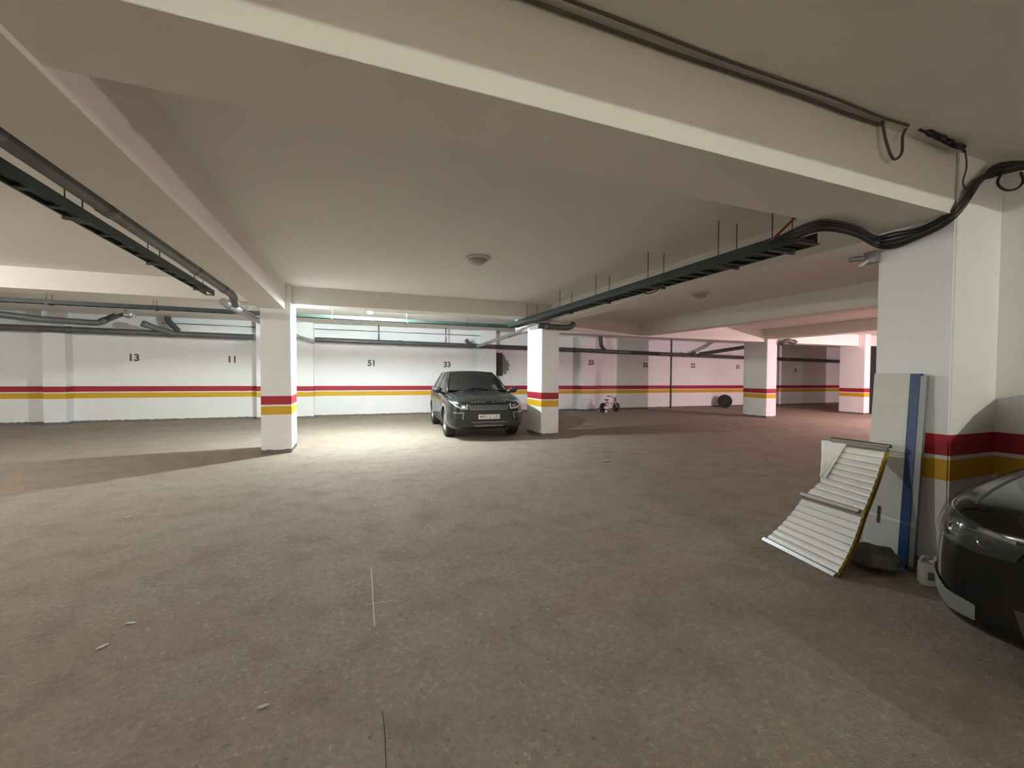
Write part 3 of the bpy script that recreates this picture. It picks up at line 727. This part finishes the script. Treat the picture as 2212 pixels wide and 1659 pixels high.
def wheel(par, x, s):
    t = bpy.data.objects.new('wheel', None); COL.objects.link(t); t.parent = par; t.location = (x, s*.80, WR)
    t.rotation_euler = (0, 0, 0 if s > 0 else math.pi)
    if not _w:
        a = obj('tyre', tyre_mesh(WR, .235, .235), 'rubber', t, True, 35)
        bm = bmesh.new(); lathe(bm, [(.238, -.11), (.238, .085), (.225, .10), (.215, .085), (.21, .02), (.20, -.06)], 36, 'Y'); b = obj('rim', bm, 'aluminium', t, True, 40)
        bm = bmesh.new()
        for k in range(5):
            for q in (-.13, .13):
                a0 = 2*math.pi*k/5; R0, R1 = .05, .222
                P = [(math.cos(a0+q*.6)*R0, .075, math.sin(a0+q*.6)*R0), (math.cos(a0+q)*.14, .07, math.sin(a0+q)*.14), (math.cos(a0+q*1.5)*R1, .085, math.sin(a0+q*1.5)*R1)]
                tube(bm, P, [.022, .016, .016], 6)
        lathe(bm, [(0, .105), (.04, .10), (.06, .08), (.06, .03)], 18, 'Y'); c = obj('spokes', bm, 'aluminium', t, True, 40)
        bm = bmesh.new(); lathe(bm, [(.0, .01), (.15, .01), (.15, -.02), (0, -.02)], 24, 'Y'); d = obj('brake_disc', bm, 'steel', t, True, 40)
        _w['m'] = [o.data for o in (a, b, c, d)]
    else:
        for n, m in zip(('tyre', 'rim', 'spokes', 'brake_disc'), _w['m']):
            o = bpy.data.objects.new(n, m); COL.objects.link(o); o.parent = t
    return t
def build_car(label, loc, rz, suv=True, scale=1):
    t = thing('suv_car' if suv else 'hatchback_car', label, 'car', loc, rz); t.scale = (scale,)*3
    paint = 'car_paint' if suv else 'black_paint'
    body = link('body', BODY.copy(), paint, t, True)
    for x in (FAX, RAX):
        for s in (1, -1): wheel(t, x, s)
        bm = boxm(x-.40, x+.40, -.62, .62, .25, .74); obj('wheel_well', bm, 'car_plastic', t)
    # wheel arch trims
    for x in (FAX, RAX):
        for s in (1, -1):
            bm = bmesh.new(); rows = []
            for k in range(25):
                a = math.radians(-12+204*k/24)
                rows.append([spt(x+math.cos(a)*r, WR+math.sin(a)*r, s, .006 if r < .455 else .001) for r in (.404, .425, .445, .458)])
            grid_solid(bm, rows, .02, Vector((0, -s, 0))); obj('wheel_arch_trim', bm, 'car_grey' if suv else 'car_plastic', t, True, 40)
    # glasshouse
    for s in (1, -1):
        S = lambda p: (p[0], s*p[1], p[2])
        obj('pillar', tubem([S((1.02, .80, 1.03)), S((.55, .715, 1.345)), S((.10, .598, 1.562))], [.034, .028, .022], 10), paint, t, True)
        obj('pillar', tubem([S((-.18, .885, 1.06)), S((-.27, .628, 1.575))], .028, 8), 'car_plastic', t, True)
        obj('pillar', tubem([S((-1.12, .875, 1.10)), S((-1.16, .615, 1.562))], .028, 8), 'car_plastic', t, True)
        def side(n, c, m, bg=.02, th=.005): return quad_panel(n, [S(q) for q in (c if s < 0 else (c[1], c[0], c[3], c[2]))], m, t, (0, s*bg, 0), th)
        side('side_window', ((.93, .84, 1.05), (-.17, .885, 1.08), (-.27, .642, 1.585), (.12, .622, 1.562)), 'glass_side')
        side('side_window', ((-.19, .885, 1.08), (-1.11, .875, 1.12), (-1.15, .632, 1.572), (-.28, .642, 1.585)), 'glass_side')
        side('side_window', ((-1.13, .875, 1.12), (-1.72, .855, 1.155), (-1.50, .612, 1.555), (-1.17, .632, 1.572)), 'glass_side')
        side('rear_quarter', ((-1.70, .865, 1.12), (-2.10, .74, 1.12), (-1.84, .54, 1.545), (-1.46, .615, 1.575)), paint, .03, .02)
        # belt moulding, sill, doors
        spatch('sill_trim', [(.86, .40), (-.94, .40)], [(.86, .25), (-.94, .25)], 'car_plastic', t, s, .008)
        for x0, x1, b0, b1 in ((.90, -.14, 1.015, 1.035), (-.16, -1.02, 1.035, 1.07)):
            d = spatch('door', [(x0, b0), ((x0+x1)/2, (b0+b1)/2), (x1, b1)], [(x0-.03, .41), ((x0+x1)/2, .41), (x1+(.0 if x1 > -.5 else .10), .41)], paint, t, s, .005, .006)
            spatch('door_handle', [(x1+.24, .955), (x1+.08, .965)], [(x1+.24, .93), (x1+.08, .94)], paint if suv else 'car_plastic', d, s, .028, .03, 4, 2)
        spatch('fender_vent', [(.99, .93), (.80, .95)], [(.99, .90), (.82, .915)], 'car_grey', t, s, .006, .01, 4, 1)
        # door mirror
        bm = bmesh.new(); bmesh.ops.create_uvsphere(bm, u_segments=18, v_segments=12, radius=1)
        for v in bm.verts:
            x, y, z = v.co; v.co = Vector((max(-.55, x)*.085, y*.125*(1-.25*(z < 0)), z*.085))
        m = obj('door_mirror', bm, 'car_plastic', t, True, 50); m.location = (.80 if suv else .05, s*1.02, 1.13)
        obj('mirror_arm', tubem([(.0, -s*.06, -.05), (.02, -s*.17, -.10)], [.028, .035], 8), 'car_plastic', m, True)
    R = [(.16, .615, 1.60), (-.15, .635, 1.622), (-.6, .64, 1.632), (-1.1, .635, 1.622), (-1.5, .61, 1.592), (-1.86, .555, 1.545)]
    bm = bmesh.new(); rows = []
    for x, w, z in R:
        rows.append([Vector((x + .06*(1-(k/6-1)**2 if x > 0 else 0), w*(k/6-1), z - .042*abs(k/6-1)**3)) for k in range(13)])
    grid_solid(bm, rows, .035, Vector((0, 0, -1))); obj('roof', bm, paint if not suv else 'car_paint', t, True, 40)
    quad_panel('windscreen', [(1.00, -.775, 1.045), (1.00, .775, 1.045), (.12, .595, 1.585), (.12, -.595, 1.585)], 'glass_screen', t, (.11, 0, .045), .006, 12)
    quad_panel('rear_window', [(-2.10, .72, 1.15), (-2.10, -.72, 1.15), (-1.85, -.53, 1.535), (-1.85, .53, 1.535)], 'glass_side', t, (-.05, 0, 0), .006)
    bm = bmesh.new(); rows = []
    for x in (.98, .5, 0, -.5, -1, -1.5, -2.0): rows.append([Vector((x, y, 1.115 + .02*(x > .4) + .045*max(0, (-x)/2))) for y in (-.78, -.4, 0, .4, .78)])
    grid_solid(bm, rows, .01, Vector((0, 0, -1))); obj('dashboard_shelf', bm, 'interior', t)
    for x, ys, nm in ((-.38, (.36, -.36), 'front_seat'), (-1.20, (.40, 0, -.40), 'rear_seat')):
        for y in ys:
            bm = bmesh.new(); bx(bm, x-.06, x+.06, y-.22, y+.22, 1.08, 1.36, lambda p: Vector((p.x-.15*(p.z-1.08), p.y*1, p.z))); bmesh.ops.bevel(bm, geom=list(bm.edges), offset=.045, segments=3, affect='EDGES'); st = obj(nm, bm, 'interior', t, True, 60)
            bm = boxm(x-.11, x-.02, y-.12, y+.12, 1.385, 1.50, .035, 3); obj('headrest', bm, 'interior', st, True, 60)
    bm = bmesh.new(); bmesh.ops.create_circle(bm, segments=24, radius=.17)
    ring = [Vector((.28-.08*math.sin(a), .36+math.cos(a)*.17, 1.16+math.sin(a)*.16)) for a in [2*math.pi*k/24 for k in range(25)]]
    bm.free(); bm = bmesh.new(); tube(bm, ring, .014, 6, False); obj('steering_wheel', bm, 'interior', t, True)
    bm = boxm(.22, .25, -.12, .12, 1.47, 1.535, .012); m = obj('rear_view_mirror', bm, 'chrome', t, True, 40)
    for y in (.12, -.50): obj('wiper', tubem([(1.10, y, 1.085), (1.075, y+.22, 1.105), (1.03, y+.42, 1.125)], .008, 6), 'car_plastic', t, True)
    # bonnet edge line and panel crease
    for s in (1, -1):
        bm = bmesh.new(); P = []
        for k in range(10):
            x = 2.02-1.02*k/9; h = cast((x, s*(.70+.05*k/9), 3), (0, 0, -1), .002); P.append(h or Vector((x, s*.7, 1)))
        obj('bonnet_seam', tubem(P, .006, 6), 'cavity_dark', t, True)
        if suv:
            P = []
            for k in range(10):
                x = 1.95-.95*k/9; h = cast((x, s*(.30+.22*k/9), 3), (0, 0, -1), .0); P.append(h)
            obj('bonnet_crease', tubem(P, .010, 6), paint, t, True)
    if suv:
        dome = []
        for s in (1, -1):
            h = fpatch('headlight', mir([(.49, .845), (.65, .86), (.78, .885), (.865, .92)], s), mir([(.50, .725), (.66, .735), (.77, .80), (.86, .89)], s), 'headlamp_dark', t, .006, .03, 16)
            fpatch('light_strip', mir([(.50, .755), (.66, .77), (.77, .84), (.86, .915)], s), mir([(.50, .728), (.66, .738), (.77, .803), (.86, .892)], s), 'headlamp_lens', h, .016, .02, 16, 2)
            fpatch('light_strip', mir([(.495, .845), (.53, .848)], s), mir([(.505, .735), (.54, .735)], s), 'headlamp_lens', h, .016, .02, 3, 4)
            fpatch('projector', mir([(.56, .83), (.66, .845)], s), mir([(.57, .775), (.66, .79)], s), 'chrome', h, .014, .02, 4, 3)
            fpatch('headlamp_side', mir([(.70, .862), (.83, .90)], s), mir([(.72, .845), (.82, .885)], s), 'headlamp_lens', h, .012, .02, 6, 2)
            f = fpatch('fog_light', mir([(.60, .63), (.80, .635)], s), mir([(.62, .50), (.80, .52)], s), 'car_plastic', t, .004, .02)
            fpatch('fog_trim', mir([(.60, .665), (.70, .668), (.81, .665)], s), mir([(.60, .635), (.70, .64), (.80, .638)], s), 'car_grey', f, .016, .03, 8, 2)
            fpatch('fog_trim', mir([(.575, .66), (.605, .66)], s), mir([(.60, .50), (.635, .495)], s), 'car_grey', f, .014, .03, 3, 6)
        fpatch('grille', [(-.46, .835), (0, .84), (.46, .835)], [(-.42, .725), (0, .725), (.42, .725)], 'car_plastic', t, .006, .03, 16)
        for z, w in ((.805, .43), (.772, .42), (.742, .41)): fpatch('grille_slat', [(-w, z+.006), (w, z+.006)], [(-w, z-.006), (w, z-.006)], 'car_grey', t, .014, .02, 16, 1)
        fpatch('grille_frame', [(-.44, .726), (.44, .726)], [(-.42, .710), (.42, .710)], 'car_grey', t, .014, .02, 16, 1)
        for s in (1, -1): fpatch('grille_frame', mir([(.455, .835), (.475, .835)], s), mir([(.415, .715), (.44, .712)], s), 'car_grey', t, .014, .02, 2, 4)
        fpatch('lower_bumper', [(-.82, .46), (0, .46), (.82, .46)], [(-.74, .33), (0, .33), (.74, .33)], 'car_plastic', t, .006, .02, 20)
        fpatch('air_intake', [(-.36, .415), (.36, .415)], [(-.32, .37), (.32, .37)], 'cavity_dark', t, .010, .02)
        fpatch('skid_trim', [(-.44, .44), (.44, .44)], [(-.40, .42), (.40, .42)], 'car_grey', t, .014, .02, 12, 1)
        fpatch('skid_trim', [(-.36, .362), (.36, .362)], [(-.34, .335), (.34, .335)], 'car_grey', t, .016, .03, 12, 1)
        fpatch('bumper_panel', [(-.55, .695), (0, .70), (.55, .695)], [(-.56, .475), (0, .47), (.56, .475)], 'car_plastic', t, .004, .02, 16)
        # number plate
        pc = fpt(0, .55, .0); pl = obj('number_plate', boxm(-.004, .008, -.255, .255, -.055, .055, .004), 'plate_white', t, True, 30); pl.location = (pc.x+.022, 0, .555)
        for s_, y, sz in (('4911', -.135, .085), ('|', .02, .07), ('|', .12, .07), ('7', .18, .085)):
            o = link('plate_character', text_mesh(s_, sz, .001, .001), 'ink', pl); o.location = (.0095, y, 0)
            o.matrix_local = Matrix(((0, 0, 1, .0095), (1, 0, 0, y), (0, 1, 0, 0), (0, 0, 0, 1)))
        # wide-spaced lettering on the bonnet lip
        me = text_mesh('RANGE   ROVER', .062, .002, .0015, space=1.75)
        xs = [v.co.x for v in me.vertices]; k = .82/(max(xs)-min(xs))
        for v in me.vertices:
            h = fpt(v.co.x*k, .888+v.co.y, .004+v.co.z); v.co = h
        link('bonnet_lettering', me, 'letter_grey', t)['label'] = 'grey block lettering on the bonnet edge'
        bm = bmesh.new(); bx(bm, -1.70, -1.58, -.012, .012, 1.57, 1.64, lambda p: Vector((p.x-(.04 if p.z > 1.6 else 0), p.y*(.4 if p.z > 1.6 else 1), p.z))); obj('roof_aerial', bm, 'car_plastic', t)
    else:
        for s in (1, -1):
            h = fpatch('headlight', mir([(.46, .80), (.62, .845), (.80, .885), (.92, .90)], s), mir([(.50, .715), (.64, .71), (.80, .745), (.91, .80)], s), 'headlamp_dark', t, .006, .03, 16, 6)
            for y, z, r in ((.61, .775, .030), (.735, .80, .034)):
                bm = bmesh.new(); lathe(bm, [(0, -.012), (r*.6, -.006), (r, .012), (r*1.08, .012), (r*1.08, .0)], 18, 'X'); cc = obj('reflector', bm, 'chrome', h, True, 50); cc.location = fpt(s*y, z, -.004)
            fpatch('lamp_bar', mir([(.50, .815), (.64, .838)], s), mir([(.50, .80), (.64, .822)], s), 'car_grey', h, .012, .02, 6, 1)
            fpatch('lens_cover', mir([(.46, .80), (.62, .845), (.80, .885), (.90, .90)], s), mir([(.50, .715), (.64, .71), (.80, .745), (.89, .80)], s), 'clear_lens', h, .024, .003, 16, 6)
            f = fpatch('fog_trim', mir([(.64, .43), (.76, .455), (.87, .53)], s), mir([(.64, .35), (.76, .355), (.85, .43)], s), 'car_grey', t, .008, .03, 10, 5)
            f['label'] = 'silver grey bumper corner trim'
        fpatch('grille', [(-.36, .78), (0, .80), (.36, .78)], [(-.40, .62), (0, .60), (.40, .62)], 'car_plastic', t, .006, .03, 16)
        for z in (.75, .70, .65): fpatch('grille_slat', [(-.35, z+.008), (.35, z+.008)], [(-.35, z-.008), (.35, z-.008)], 'chrome', t, .016, .02, 12, 1)
        fpatch('lower_bumper', [(-.50, .48), (.50, .48)], [(-.46, .34), (.46, .34)], 'car_plastic', t, .006, .02, 16)
    # tail lights and rear plate so that the car is whole
    for s in (1, -1): spatch('tail_light', [(-1.95, 1.06), (-2.12, 1.04)], [(-1.98, .92), (-2.12, .92)], 'bike_red', t, s, .008, .02, 4, 3)
    return t
build_car('dark dusty sport utility car parked in stall 33 beside a white column', (3.16, 11.42, fz(3.16, 11.42)), math.radians(-94))
build_car('glossy black car nosing into view at the right edge beside the near column', (4.93, .47, fz(4.93, .47)), math.radians(180), False, .95)
